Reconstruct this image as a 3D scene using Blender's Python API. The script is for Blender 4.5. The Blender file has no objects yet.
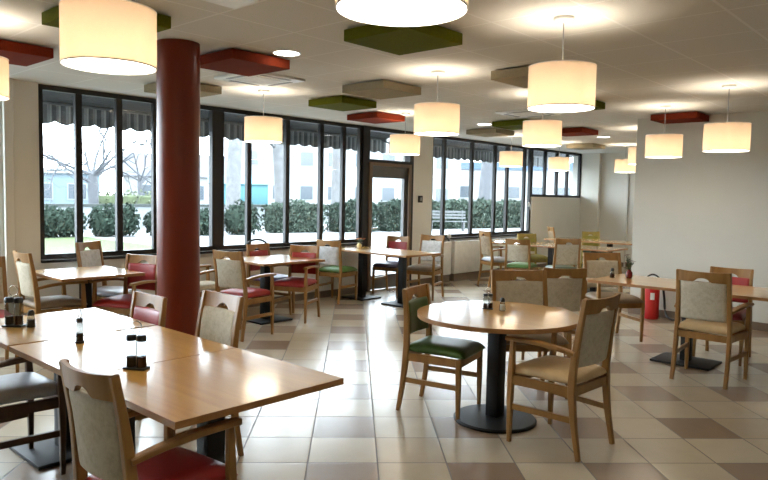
import bpy, bmesh, math, random
from mathutils import Vector, Matrix
random.seed(7)
S = bpy.context.scene
COL = S.collection
PI = math.pi

# ------------------------------------------------------------------ camera
cam_d = bpy.data.cameras.new('camera')
cam = bpy.data.objects.new('camera', cam_d)
COL.objects.link(cam)
cr = Vector((0.6745899627, -0.7379399963, 0.0193117592))
cu = Vector((0.0358731752, 0.0589010802, 0.9976190546))
cf = Vector((0.7373204849, 0.6722910267, -0.0662068283))
M = Matrix((cr, cu, -cf)).transposed().to_4x4()
M.translation = Vector((0, 0, 1.55))
cam.matrix_world = M
cam_d.sensor_width = 36.0
cam_d.lens = 669.32 * 36 / 768
cam_d.clip_end = 300
S.camera = cam

# ------------------------------------------------------------------ world, exposure
W = bpy.data.worlds.new('overcast_sky')
S.world = W
W.use_nodes = True
wn = W.node_tree.nodes
wl = W.node_tree.links
wn.clear()
wo = wn.new('ShaderNodeOutputWorld')
wb = wn.new('ShaderNodeBackground')
wb.inputs['Color'].default_value = (0.80, 0.915, 1.0, 1)
wb.inputs['Strength'].default_value = 11.0
wl.new(wb.outputs[0], wo.inputs['Surface'])

S.view_settings.view_transform = 'Standard'
S.view_settings.look = 'None'
S.view_settings.exposure = 0.80
S.view_settings.gamma = 1.0
S.view_settings.use_curve_mapping = False
S.cycles.use_denoising = True
S.cycles.max_bounces = 10
S.cycles.diffuse_bounces = 6
S.cycles.glossy_bounces = 4
S.cycles.transparent_max_bounces = 16
S.cycles.sample_clamp_indirect = 6.0
S.cycles.caustics_reflective = False
S.cycles.caustics_refractive = False

LAMP_POWER = 2.6
DIFFUSER = 8.6
SPOT = 7.0

# ------------------------------------------------------------------ material helpers
MATS = {}


def newmat(name):
    m = bpy.data.materials.new(name)
    m.use_nodes = True
    nt = m.node_tree
    return m, nt, nt.nodes['Principled BSDF']


def plain(name, col, rough=0.6, metal=0.0, var=0.06, scale=12.0, bump=0.0, spec=0.5, emit=None, es=0.0, coat=0.0):
    """principled surface whose colour varies a little with procedural noise"""
    m, nt, b = newmat(name)
    b.inputs['Roughness'].default_value = rough
    b.inputs['Metallic'].default_value = metal
    b.inputs['Specular IOR Level'].default_value = spec
    b.inputs['Coat Weight'].default_value = coat
    tc = nt.nodes.new('ShaderNodeTexCoord')
    nz = nt.nodes.new('ShaderNodeTexNoise')
    nz.inputs['Scale'].default_value = scale
    nz.inputs['Detail'].default_value = 4
    nt.links.new(tc.outputs['Object'], nz.inputs['Vector'])
    rp = nt.nodes.new('ShaderNodeValToRGB')
    rp.color_ramp.elements[0].position = 0.3
    rp.color_ramp.elements[1].position = 0.7
    rp.color_ramp.elements[0].color = tuple(c * (1 - var) for c in col) + (1,)
    rp.color_ramp.elements[1].color = tuple(min(1, c * (1 + var)) for c in col) + (1,)
    nt.links.new(nz.outputs['Fac'], rp.inputs[0])
    nt.links.new(rp.outputs[0], b.inputs['Base Color'])
    if bump:
        bp = nt.nodes.new('ShaderNodeBump')
        bp.inputs['Strength'].default_value = bump
        bp.inputs['Distance'].default_value = 0.004
        nt.links.new(nz.outputs['Fac'], bp.inputs['Height'])
        nt.links.new(bp.outputs[0], b.inputs['Normal'])
    if emit:
        b.inputs['Emission Color'].default_value = emit + (1,)
        b.inputs['Emission Strength'].default_value = es
    MATS[name] = m
    return m


def wood(name, c1, c2, rough, scale=(30, 2.5, 30), coat=0.0, spec=0.5):
    m, nt, b = newmat(name)
    b.inputs['Roughness'].default_value = rough
    b.inputs['Coat Weight'].default_value = coat
    b.inputs['Coat Roughness'].default_value = 0.12
    b.inputs['Coat IOR'].default_value = 1.75
    b.inputs['Specular IOR Level'].default_value = spec
    tc = nt.nodes.new('ShaderNodeTexCoord')
    mp = nt.nodes.new('ShaderNodeMapping')
    mp.inputs['Scale'].default_value = scale
    nz = nt.nodes.new('ShaderNodeTexNoise')
    nz.inputs['Scale'].default_value = 1.0
    nz.inputs['Detail'].default_value = 6
    nz.inputs['Distortion'].default_value = 0.6
    rp = nt.nodes.new('ShaderNodeValToRGB')
    rp.color_ramp.elements[0].position = 0.32
    rp.color_ramp.elements[1].position = 0.7
    rp.color_ramp.elements[0].color = c1 + (1,)
    rp.color_ramp.elements[1].color = c2 + (1,)
    nt.links.new(tc.outputs['Object'], mp.inputs[0])
    nt.links.new(mp.outputs[0], nz.inputs['Vector'])
    nt.links.new(nz.outputs['Fac'], rp.inputs[0])
    nt.links.new(rp.outputs[0], b.inputs['Base Color'])
    MATS[name] = m
    return m


def fabric(name, c1, c2, scale=90):
    m, nt, b = newmat(name)
    b.inputs['Roughness'].default_value = 0.85
    b.inputs['Specular IOR Level'].default_value = 0.2
    tc = nt.nodes.new('ShaderNodeTexCoord')
    n1 = nt.nodes.new('ShaderNodeTexNoise')
    n1.inputs['Scale'].default_value = scale
    n1.inputs['Detail'].default_value = 3
    n2 = nt.nodes.new('ShaderNodeTexVoronoi')
    n2.inputs['Scale'].default_value = scale * 0.35
    mx = nt.nodes.new('ShaderNodeMath')
    mx.operation = 'MULTIPLY'
    mx.inputs[1].default_value = 0.5
    ad = nt.nodes.new('ShaderNodeMath')
    ad.operation = 'ADD'
    rp = nt.nodes.new('ShaderNodeValToRGB')
    rp.color_ramp.elements[0].position = 0.5
    rp.color_ramp.elements[1].position = 0.95
    rp.color_ramp.elements[0].color = c1 + (1,)
    rp.color_ramp.elements[1].color = c2 + (1,)
    nt.links.new(tc.outputs['Object'], n1.inputs['Vector'])
    nt.links.new(tc.outputs['Object'], n2.inputs['Vector'])
    nt.links.new(n2.outputs['Distance'], mx.inputs[0])
    nt.links.new(n1.outputs['Fac'], ad.inputs[0])
    nt.links.new(mx.outputs[0], ad.inputs[1])
    nt.links.new(ad.outputs[0], rp.inputs[0])
    nt.links.new(rp.outputs[0], b.inputs['Base Color'])
    bp = nt.nodes.new('ShaderNodeBump')
    bp.inputs['Strength'].default_value = 0.25
    bp.inputs['Distance'].default_value = 0.002
    nt.links.new(n1.outputs['Fac'], bp.inputs['Height'])
    nt.links.new(bp.outputs[0], b.inputs['Normal'])
    MATS[name] = m
    return m


plain('wall_paint', (0.69, 0.67, 0.61), 0.75, var=0.015, scale=3)
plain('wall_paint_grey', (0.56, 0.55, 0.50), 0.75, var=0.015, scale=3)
plain('skirting', (0.16, 0.115, 0.08), 0.5)
plain('dark_frame', (0.007, 0.005, 0.005), 0.5)
plain('door_metal', (0.10, 0.10, 0.10), 0.4)
plain('door_wood', (0.16, 0.10, 0.06), 0.45)
plain('chrome', (0.6, 0.6, 0.6), 0.2, metal=1.0)
plain('white_plastic', (0.75, 0.75, 0.73), 0.4)
plain('grey_plastic', (0.25, 0.25, 0.26), 0.5)
plain('black_metal', (0.008, 0.008, 0.009), 0.5, spec=0.3)
plain('black_plastic', (0.012, 0.012, 0.012), 0.35)
plain('column_red', (0.15, 0.020, 0.006), 0.30, spec=0.35, var=0.05, scale=4)
plain('felt_red', (0.16, 0.022, 0.007), 0.9, var=0.1, scale=60, spec=0.1)
plain('felt_green', (0.105, 0.115, 0.008), 0.9, var=0.1, scale=60, spec=0.1)
plain('felt_taupe', (0.31, 0.26, 0.17), 0.9, var=0.08, scale=60, spec=0.1)
plain('vinyl_red', (0.30, 0.018, 0.016), 0.42, var=0.08)
plain('vinyl_dark_red', (0.19, 0.014, 0.016), 0.42, var=0.08)
plain('vinyl_green', (0.040, 0.085, 0.012), 0.35, var=0.1)
plain('vinyl_bright_green', (0.10, 0.22, 0.06), 0.45, var=0.1)
plain('vinyl_dark_green', (0.02, 0.05, 0.018), 0.45, var=0.1)
plain('vinyl_sky_reflection', (0.13, 0.10, 0.26), 0.40, var=0.08)  # violet is the sky's reflection on the seat, put into the base colour
plain('vinyl_plum', (0.05, 0.03, 0.06), 0.40, var=0.08)
plain('vinyl_tan', (0.52, 0.37, 0.19), 0.45, var=0.08)
plain('vinyl_brown', (0.20, 0.14, 0.085), 0.45, var=0.1)
plain('vinyl_grey', (0.36, 0.37, 0.41), 0.38, var=0.08)
plain('vinyl_olive', (0.26, 0.23, 0.035), 0.5, var=0.1)
fabric('fabric_beige', (0.44, 0.385, 0.29), (0.53, 0.475, 0.37), 70)
fabric('fabric_grey', (0.50, 0.50, 0.49), (0.66, 0.66, 0.66), 70)
fabric('fabric_brown', (0.25, 0.18, 0.11), (0.38, 0.29, 0.20), 70)
wood('chair_wood', (0.235, 0.112, 0.028), (0.325, 0.165, 0.045), 0.42, (14, 14, 2.5))
wood('dark_wood', (0.06, 0.028, 0.014), (0.10, 0.05, 0.025), 0.40, (14, 14, 2.5))
wood('olive_wood', (0.27, 0.20, 0.04), (0.36, 0.27, 0.06), 0.45, (14, 14, 2.5))
wood('table_veneer', (0.52, 0.265, 0.05), (0.62, 0.345, 0.078), 0.32, (26, 1.6, 26), coat=1.0)
wood('table_edge', (0.27, 0.12, 0.035), (0.36, 0.17, 0.055), 0.4, (8, 8, 30))
plain('extinguisher_red', (0.5, 0.012, 0.012), 0.3)
plain('paper_white', (0.8, 0.8, 0.78), 0.7)
plain('petal_orange', (0.7, 0.22, 0.05), 0.7)
plain('petal_cream', (0.8, 0.72, 0.45), 0.7)
plain('leaf_dark', (0.02, 0.06, 0.02), 0.6)
plain('vinegar', (0.05, 0.012, 0.006), 0.25)
plain('pepper', (0.045, 0.03, 0.02), 0.8)
plain('salt', (0.8, 0.8, 0.78), 0.8)
plain('burgundy_glaze', (0.13, 0.01, 0.014), 0.2)
# outdoors
plain('paving', (0.138, 0.144, 0.1464), 0.85, var=0.08, scale=1.2)
plain('lawn', (0.05, 0.066, 0.03), 0.95, var=0.2, scale=5, spec=0.1)
plain('garden_wall_white', (0.1381, 0.1527, 0.156), 0.8, var=0.04, scale=2)
plain('garden_wall_cap', (0.02, 0.026, 0.024), 0.8)
plain('bush_leaf', (0.0189, 0.0284, 0.0216), 0.95, spec=0.05, var=0.35, scale=2.5)
plain('bush_leaf_pale', (0.0334, 0.0461, 0.0358), 0.95, spec=0.05, var=0.3, scale=2.5)
plain('hedge_yellow', (0.05, 0.064, 0.028), 0.8, var=0.25, scale=3)
plain('bark_pale', (0.081, 0.0821, 0.0842), 0.9, var=0.25, scale=4)
plain('bark_grey', (0.0504, 0.0528, 0.0588), 0.9, var=0.2, scale=4)
plain('house_wall', (0.1824, 0.1843, 0.1805), 0.9, var=0.04, scale=1)
plain('house_wall_blue', (0.0825, 0.1125, 0.132), 0.9, var=0.05, scale=1)
plain('house_roof', (0.045, 0.048, 0.0555), 0.9, var=0.1, scale=2)
plain('house_window', (0.042, 0.0504, 0.06), 0.2, var=0.05)
plain('turquoise', (0.02, 0.085, 0.10), 0.6, var=0.2, scale=1.5)
plain('roof_blue', (0.035, 0.063, 0.105), 0.7)
plain('awning_dark', (0.02, 0.021, 0.022), 0.9)
plain('bench_white', (0.06, 0.063, 0.066), 0.6)


def striped():
    m, nt, b = newmat('awning_stripes')
    b.inputs['Roughness'].default_value = 0.9
    tc = nt.nodes.new('ShaderNodeTexCoord')
    sx = nt.nodes.new('ShaderNodeSeparateXYZ')
    nt.links.new(tc.outputs['Object'], sx.inputs[0])
    mu = nt.nodes.new('ShaderNodeMath'); mu.operation = 'MULTIPLY'; mu.inputs[1].default_value = 9.0
    fr = nt.nodes.new('ShaderNodeMath'); fr.operation = 'FRACT'
    rp = nt.nodes.new('ShaderNodeValToRGB')
    rp.color_ramp.interpolation = 'CONSTANT'
    e = rp.color_ramp.elements
    e[0].position = 0; e[0].color = (0.05, 0.056, 0.06, 1)
    e[1].position = 0.5; e[1].color = (0.13, 0.14, 0.145, 1)
    k = e.new(0.8); k.color = (0.2, 0.21, 0.21, 1)
    nt.links.new(sx.outputs['X'], mu.inputs[0])
    nt.links.new(mu.outputs[0], fr.inputs[0])
    nt.links.new(fr.outputs[0], rp.inputs[0])
    nt.links.new(rp.outputs[0], b.inputs['Base Color'])
    MATS['awning_stripes'] = m


striped()


def glass(name, tint=(1, 1, 1), rough=0.02):
    m = bpy.data.materials.new(name)
    m.use_nodes = True
    nt = m.node_tree
    nt.nodes.clear()
    out = nt.nodes.new('ShaderNodeOutputMaterial')
    tr = nt.nodes.new('ShaderNodeBsdfTransparent')
    tr.inputs[0].default_value = tint + (1,)
    gl = nt.nodes.new('ShaderNodeBsdfGlossy')
    gl.inputs['Roughness'].default_value = rough
    lw = nt.nodes.new('ShaderNodeLayerWeight')
    lw.inputs['Blend'].default_value = 0.5
    pw = nt.nodes.new('ShaderNodeMath'); pw.operation = 'POWER'; pw.inputs[1].default_value = 5
    fr = nt.nodes.new('ShaderNodeMath'); fr.operation = 'MULTIPLY_ADD'; fr.inputs[1].default_value = 0.9; fr.inputs[2].default_value = 0.03
    nt.links.new(lw.outputs['Facing'], pw.inputs[0])
    nt.links.new(pw.outputs[0], fr.inputs[0])
    mx = nt.nodes.new('ShaderNodeMixShader')
    nt.links.new(fr.outputs[0], mx.inputs[0])
    nt.links.new(tr.outputs[0], mx.inputs[1])
    nt.links.new(gl.outputs[0], mx.inputs[2])
    nt.links.new(mx.outputs[0], out.inputs['Surface'])
    MATS[name] = m


glass('window_glass', (0.97, 0.985, 0.99))
glass('bottle_glass', (0.66, 0.67, 0.66), 0.05)


def shade_mat():
    m = bpy.data.materials.new('lamp_shade_fabric')
    m.use_nodes = True
    nt = m.node_tree
    nt.nodes.clear()
    out = nt.nodes.new('ShaderNodeOutputMaterial')
    df = nt.nodes.new('ShaderNodeBsdfDiffuse')
    tl = nt.nodes.new('ShaderNodeBsdfTranslucent')
    tc = nt.nodes.new('ShaderNodeTexCoord')
    nz = nt.nodes.new('ShaderNodeTexNoise')
    nz.inputs['Scale'].default_value = 60
    rp = nt.nodes.new('ShaderNodeValToRGB')
    rp.color_ramp.elements[0].color = (0.66, 0.57, 0.475, 1)
    rp.color_ramp.elements[1].color = (0.69, 0.60, 0.495, 1)
    nt.links.new(tc.outputs['Object'], nz.inputs['Vector'])
    nt.links.new(nz.outputs['Fac'], rp.inputs[0])
    nt.links.new(rp.outputs[0], df.inputs[0])
    nt.links.new(rp.outputs[0], tl.inputs[0])
    mx = nt.nodes.new('ShaderNodeMixShader')
    mx.inputs[0].default_value = 0.5
    nt.links.new(df.outputs[0], mx.inputs[1])
    nt.links.new(tl.outputs[0], mx.inputs[2])
    nt.links.new(mx.outputs[0], out.inputs['Surface'])
    MATS['lamp_shade_fabric'] = m


shade_mat()
plain('lamp_diffuser', (0.9, 0.9, 0.88), 0.6, emit=(1.0, 0.89, 0.71), es=DIFFUSER)
plain('downlight_glow', (0.9, 0.9, 0.9), 0.5, emit=(1.0, 0.96, 0.9), es=SPOT)


def floor_mat():
    m, nt, b = newmat('floor_tiles')
    N = nt.nodes
    L = nt.links
    tc = N.new('ShaderNodeTexCoord')
    sp = N.new('ShaderNodeSeparateXYZ')
    L.new(tc.outputs['Object'], sp.inputs[0])

    def math_(op, a, bb=None):
        n = N.new('ShaderNodeMath')
        n.operation = op
        for i, v in enumerate((a, bb)):
            if v is None:
                continue
            if isinstance(v, (int, float)):
                n.inputs[i].default_value = v
            else:
                L.new(v, n.inputs[i])
        return n.outputs[0]
    k = 0.70711 / 0.4035
    u = math_('SUBTRACT', math_('MULTIPLY', math_('ADD', sp.outputs['X'], sp.outputs['Y']), k), 0.40)
    v = math_('SUBTRACT', math_('MULTIPLY', math_('SUBTRACT', sp.outputs['X'], sp.outputs['Y']), k), 0.40)
    fu, fv = math_('FRACT', u), math_('FRACT', v)
    du = math_('MINIMUM', fu, math_('SUBTRACT', 1.0, fu))
    dv = math_('MINIMUM', fv, math_('SUBTRACT', 1.0, fv))
    d = math_('MINIMUM', du, dv)
    grout = math_('LESS_THAN', d, 0.011)
    iu, iv = math_('FLOOR', u), math_('FLOOR', v)
    eu = math_('LESS_THAN', math_('FLOORED_MODULO', iu, 2.0), 0.5)
    ov = math_('GREATER_THAN', math_('FLOORED_MODULO', iv, 2.0), 0.5)
    dark = math_('MULTIPLY', eu, ov)
    cb = N.new('ShaderNodeCombineXYZ')
    L.new(iu, cb.inputs[0])
    L.new(iv, cb.inputs[1])
    wnz = N.new('ShaderNodeTexWhiteNoise')
    wnz.noise_dimensions = '2D'
    L.new(cb.outputs[0], wnz.inputs['Vector'])
    rl = N.new('ShaderNodeValToRGB')
    rl.color_ramp.elements[0].color = (0.45, 0.375, 0.27, 1)
    rl.color_ramp.elements[1].color = (0.52, 0.455, 0.35, 1)
    L.new(wnz.outputs['Value'], rl.inputs[0])
    rd = N.new('ShaderNodeValToRGB')
    rd.color_ramp.elements[0].color = (0.255, 0.18, 0.125, 1)
    rd.color_ramp.elements[1].color = (0.31, 0.23, 0.165, 1)
    L.new(wnz.outputs['Value'], rd.inputs[0])
    m1 = N.new('ShaderNodeMixRGB')
    L.new(dark, m1.inputs[0])
    L.new(rl.outputs[0], m1.inputs[1])
    L.new(rd.outputs[0], m1.inputs[2])
    nz = N.new('ShaderNodeTexNoise')
    nz.inputs['Scale'].default_value = 5
    nz.inputs['Detail'].default_value = 6
    L.new(tc.outputs['Object'], nz.inputs['Vector'])
    rv = N.new('ShaderNodeValToRGB')
    rv.color_ramp.elements[0].color = (0.9, 0.9, 0.9, 1)
    rv.color_ramp.elements[1].color = (1.06, 1.06, 1.06, 1)
    L.new(nz.outputs['Fac'], rv.inputs[0])
    m2 = N.new('ShaderNodeMixRGB')
    m2.blend_type = 'MULTIPLY'
    m2.inputs[0].default_value = 1
    L.new(m1.outputs[0], m2.inputs[1])
    L.new(rv.outputs[0], m2.inputs[2])
    m3 = N.new('ShaderNodeMixRGB')
    L.new(grout, m3.inputs[0])
    L.new(m2.outputs[0], m3.inputs[1])
    m3.inputs[2].default_value = (0.13, 0.105, 0.085, 1)
    L.new(m3.outputs[0], b.inputs['Base Color'])
    rg = math_('ADD', math_('MULTIPLY', grout, 0.45), math_('ADD', 0.195, math_('MULTIPLY', nz.outputs['Fac'], 0.08)))
    L.new(rg, b.inputs['Roughness'])
    b.inputs['Specular IOR Level'].default_value = 0.6
    bp = N.new('ShaderNodeBump')
    bp.inputs['Strength'].default_value = 0.3
    bp.inputs['Distance'].default_value = 0.002
    L.new(math_('MINIMUM', math_('MULTIPLY', d, 30.0), 1.0), bp.inputs['Height'])
    L.new(bp.outputs[0], b.inputs['Normal'])
    MATS['floor_tiles'] = m


floor_mat()


def ceiling_mat():
    m, nt, b = newmat('ceiling_tiles')
    N, L = nt.nodes, nt.links
    tc = N.new('ShaderNodeTexCoord')
    sp = N.new('ShaderNodeSeparateXYZ')
    L.new(tc.outputs['Object'], sp.inputs[0])

    def edge(o):
        a = N.new('ShaderNodeMath'); a.operation = 'DIVIDE'; a.inputs[1].default_value = 0.6
        f = N.new('ShaderNodeMath'); f.operation = 'FRACT'
        s = N.new('ShaderNodeMath'); s.operation = 'LESS_THAN'; s.inputs[1].default_value = 0.03
        L.new(o, a.inputs[0]); L.new(a.outputs[0], f.inputs[0]); L.new(f.outputs[0], s.inputs[0])
        return s.outputs[0]
    mx = N.new('ShaderNodeMath'); mx.operation = 'MAXIMUM'
    L.new(edge(sp.outputs['X']), mx.inputs[0])
    L.new(edge(sp.outputs['Y']), mx.inputs[1])
    nz = N.new('ShaderNodeTexNoise')
    nz.inputs['Scale'].default_value = 40
    L.new(tc.outputs['Object'], nz.inputs['Vector'])
    rp = N.new('ShaderNodeValToRGB')
    rp.color_ramp.elements[0].color = (0.62, 0.605, 0.565, 1)
    rp.color_ramp.elements[1].color = (0.66, 0.645, 0.605, 1)
    L.new(nz.outputs['Fac'], rp.inputs[0])
    c = N.new('ShaderNodeMixRGB')
    L.new(mx.outputs[0], c.inputs[0])
    L.new(rp.outputs[0], c.inputs[1])
    c.inputs[2].default_value = (0.74, 0.73, 0.70, 1)
    L.new(c.outputs[0], b.inputs['Base Color'])
    b.inputs['Roughness'].default_value = 0.85
    b.inputs['Specular IOR Level'].default_value = 0.2
    MATS['ceiling_tiles'] = m


ceiling_mat()

# ------------------------------------------------------------------ mesh helpers


def link(name, me, parent=None):
    o = bpy.data.objects.new(name, me)
    COL.objects.link(o)
    if parent:
        o.parent = parent
    return o


def mesh(name, bm, m, smooth=None):
    bmesh.ops.recalc_face_normals(bm, faces=bm.faces[:])
    if smooth:
        for f in bm.faces:
            f.smooth = True
        for e in bm.edges:
            if len(e.link_faces) == 2 and e.calc_face_angle(0) > math.radians(smooth):
                e.smooth = False
    me = bpy.data.meshes.new(name)
    bm.to_mesh(me)
    bm.free()
    me.materials.append(MATS[m])
    return me


def obj(name, bm, m, parent=None, smooth=None):
    return link(name, mesh(name, bm, m, smooth), parent)


def empty(name, loc=(0, 0, 0), rz=0.0):
    o = bpy.data.objects.new(name, None)
    COL.objects.link(o)
    o.empty_display_size = 0.1
    o.location = loc
    o.rotation_euler = (0, 0, rz)
    return o


def tag(o, label=None, cat=None, group=None, kind=None):
    if label:
        o['label'] = label
    if cat:
        o['category'] = cat
    if group:
        o['group'] = group
    if kind:
        o['kind'] = kind
    return o


def thing(name, label, cat, loc=(0, 0, 0), rz=0.0, group=None):
    return tag(empty(name, loc, rz), label, cat, group)


def BM():
    return bmesh.new()


def box(bm, x0, x1, y0, y1, z0, z1, bevel=0.0, seg=2):
    vs = [bm.verts.new((x, y, z)) for x in (x0, x1) for y in (y0, y1) for z in (z0, z1)]
    idx = ((0, 1, 3, 2), (4, 6, 7, 5), (0, 4, 5, 1), (2, 3, 7, 6), (0, 2, 6, 4), (1, 5, 7, 3))
    fs = [bm.faces.new([vs[i] for i in f]) for f in idx]
    if bevel:
        es = list({e for f in fs for e in f.edges})
        bmesh.ops.bevel(bm, geom=es, offset=bevel, segments=seg, affect='EDGES', profile=0.5)


def ring_loft(bm, rings, cap=True, closed=True):
    """rings: list of lists of points, same length"""
    vr = [[bm.verts.new(p) for p in r] for r in rings]
    n = len(rings[0])
    for a, b in zip(vr[:-1], vr[1:]):
        for i in range(n if closed else n - 1):
            j = (i + 1) % n
            bm.faces.new((a[i], a[j], b[j], b[i]))
    if cap:
        bm.faces.new(vr[0][::-1])
        bm.faces.new(vr[-1])


def lathe(bm, prof, cx=0, cy=0, n=32, cap=True):
    """prof: (r, z) list"""
    rings = [[(cx + max(r, 1e-4) * math.cos(2 * PI * i / n), cy + max(r, 1e-4) * math.sin(2 * PI * i / n), z) for i in range(n)] for r, z in prof]
    ring_loft(bm, rings, cap)


def tube(bm, pts, rad, n=8):
    """round tube through points; rad a number or a list"""
    pts = [Vector(p) for p in pts]
    rr = rad if isinstance(rad, (list, tuple)) else [rad] * len(pts)
    rings = []
    up = Vector((0, 0, 1))
    for i, p in enumerate(pts):
        t = (pts[min(i + 1, len(pts) - 1)] - pts[max(i - 1, 0)]).normalized()
        a = up if abs(t.dot(up)) < 0.95 else Vector((1, 0, 0))
        s = t.cross(a).normalized()
        q = s.cross(t)
        rings.append([p + rr[i] * (math.cos(2 * PI * k / n) * s + math.sin(2 * PI * k / n) * q) for k in range(n)])
    ring_loft(bm, rings)


def catmull(pts, k=4):
    P = [Vector(p) for p in pts]
    P = [2 * P[0] - P[1]] + P + [2 * P[-1] - P[-2]]
    out = []
    for i in range(1, len(P) - 2):
        for j in range(k):
            t = j / k
            a, b, c, d = P[i - 1], P[i], P[i + 1], P[i + 2]
            out.append(0.5 * ((2 * b) + (c - a) * t + (2 * a - 5 * b + 4 * c - d) * t * t + (3 * b - a - 3 * c + d) * t ** 3))
    out.append(P[-2])
    return out


def bar_xz(bm, pts, y, dep, wid, r=0.25):
    """timber bar that runs in a plane of constant y: pts (x,z), dep across the run, wid along y (numbers or lists); chamfered section"""
    P = catmull([(x, 0, z) for x, z in pts], 5)
    n = len(P)

    def val(v, i):
        if isinstance(v, (int, float)):
            return v
        t = i / (n - 1) * (len(v) - 1)
        j = min(int(t), len(v) - 2)
        return v[j] + (v[j + 1] - v[j]) * (t - j)
    rings = []
    for i, p in enumerate(P):
        t = (P[min(i + 1, n - 1)] - P[max(i - 1, 0)]).normalized()
        q = Vector((t.z, 0, -t.x))
        d, w = val(dep, i) / 2, val(wid, i) / 2
        c = r * min(d, w) * 2 * 0.5
        sec = [(d - c, w), (d, w - c), (d, -w + c), (d - c, -w), (-d + c, -w), (-d, -w + c), (-d, w - c), (-d + c, w)]
        yy = val(y, i)
        rings.append([(p.x + q.x * a, yy + b, p.z + q.z * a) for a, b in sec])
    ring_loft(bm, rings)


def pillow(bm, pos, T, nu=14, nv=14, pw=6):
    """closed padded shape; pos(u,v)->(point, normal); T(u,v,side)->thickness each side"""
    def smp(i, n):
        return math.sin(PI * (i / n - 0.5))
    front, back = {}, {}
    for i in range(nu + 1):
        for j in range(nv + 1):
            u, v = smp(i, nu), smp(j, nv)
            p, nrm = pos(u, v)
            edge = i in (0, nu) or j in (0, nv)
            s = max(0.0, (1 - abs(u) ** pw) * (1 - abs(v) ** pw)) ** 0.5
            front[i, j] = bm.verts.new(p + nrm * (T(u, v, 1) * s))
            back[i, j] = front[i, j] if edge else bm.verts.new(p - nrm * (T(u, v, -1) * s))
    for i in range(nu):
        for j in range(nv):
            for d, fl in ((front, False), (back, True)):
                q = [d[i, j], d[i + 1, j], d[i + 1, j + 1], d[i, j + 1]]
                bm.faces.new(q[::-1] if fl else q)


# ------------------------------------------------------------------ the room
YW, CEIL = 7.42, 2.65
XL, YB, XF = -2.6, -3.2, 15.28
BX, BY = 9.05, 3.65


def struct(name, bm, m, parent=None, smooth=None):
    o = obj(name, bm, m, parent, smooth)
    if parent is None:
        o['kind'] = 'structure'
    return o


b = BM(); box(b, XL - .2, XF + .2, YB - .2, YW + .25, -0.2, 0)
struct('floor', b, 'floor_tiles')
b = BM(); box(b, XL - .2, XF + .2, YB - .2, YW + .25, CEIL, CEIL + 0.2)
struct('ceiling', b, 'ceiling_tiles')
b = BM(); box(b, XL - .2, XF + .2, YB - .2, YB, 0, CEIL)
struct('wall_back', b, 'wall_paint')
b = BM(); box(b, XL - .2, XL, YB, YW + .25, 0, CEIL)
struct('wall_left', b, 'wall_paint')
b = BM(); box(b, XF, XF + .2, YB, YW + .25, 0, CEIL)
struct('wall_far', b, 'wall_paint')
b = BM(); box(b, BX, XF, YB, BY, 0, CEIL)
struct('wall_right', b, 'wall_paint_grey')
# window wall: sill band, piers, lintel strip
SILL, HEAD = 0.80, 2.645
G1 = (2.76, 7.62)          # first glazed run
DR = (7.62, 8.86)          # door
G2 = (9.38, 12.86)         # second glazed run
G3 = (12.86, 15.18)        # short high window
G0 = (-1.7, 2.38)          # run left of the pier
T = 0.25
b = BM()
box(b, XL, DR[0], YW, YW + T, 0, SILL)
box(b, DR[1], XF, YW, YW + T, 0, SILL)
box(b, G3[0], XF, YW, YW + T, SILL, 1.585)
box(b, XL, G0[0], YW, YW + T, SILL, HEAD)
box(b, G0[1], G1[0], YW, YW + T, SILL, HEAD)
box(b, DR[1], G2[0], YW, YW + T, SILL, HEAD)
box(b, G3[1], XF, YW, YW + T, 1.585, HEAD)
box(b, XL, XF, YW, YW + T, HEAD, CEIL)
struct('wall_front', b, 'wall_paint')

# far wall recess: pilaster and closed flush door
b = BM(); box(b, XF - 0.12, XF, 6.98, YW, 0, CEIL, 0.005)
struct('trim_1', b, 'wall_paint')
b = BM(); box(b, XF - 0.035, XF, 6.30, 6.335, 0, CEIL)
struct('trim_2', b, 'wall_paint_grey')
b = BM(); box(b, 2.41, 2.50, YW - .06, YW, 0, CEIL, 0.006)
struct('trim_3', b, 'wall_paint')
# skirtings
b = BM(); box(b, BX - .012, BX, YB, BY + .012, 0, 0.10); box(b, BX - .012, XF, BY, BY + .012, 0, 0.10)
struct('baseboard_right', b, 'skirting')
b = BM(); box(b, XL, DR[0], YW - .012, YW, 0, 0.10); box(b, DR[1], XF - .12, YW - .012, YW, 0, 0.10)
struct('baseboard_front', b, 'skirting')
b = BM(); box(b, XF - .012, XF, BY + .012, 6.98, 0, 0.10)
struct('baseboard_far', b, 'skirting')


def window(name, x0, x1, z0, z1, bars, wide=()):
    w = empty(name, ((x0 + x1) / 2, YW + 0.06, z0))
    w['kind'] = 'structure'
    ox, oy, oz = w.location
    fr = 0.055
    y0, y1 = -0.03, 0.03
    b = BM()
    box(b, x0 - ox, x1 - ox, y0, y1, 0, fr); box(b, x0 - ox, x1 - ox, y0, y1, z1 - z0 - fr, z1 - z0)
    box(b, x0 - ox, x0 - ox + fr, y0, y1, fr, z1 - z0 - fr); box(b, x1 - ox - fr, x1 - ox, y0, y1, fr, z1 - z0 - fr)
    obj('frame', b, 'dark_frame', w)
    edges = [x0 + fr]
    for x in bars:
        hw = 0.09 if x in wide else 0.036
        b = BM(); box(b, x - hw - ox, x + hw - ox, y0 - (0.02 if x in wide else 0), y1, fr, z1 - z0 - fr, 0.004, 1)
        obj('mullion', b, 'dark_frame', w)
        edges += [x - hw, x + hw]
    edges.append(x1 - fr)
    for a, c in zip(edges[::2], edges[1::2]):
        b = BM(); box(b, a - ox, c - ox, 0.0, 0.008, fr, z1 - z0 - fr)
        obj('pane', b, 'window_glass', w)
    return w


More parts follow.
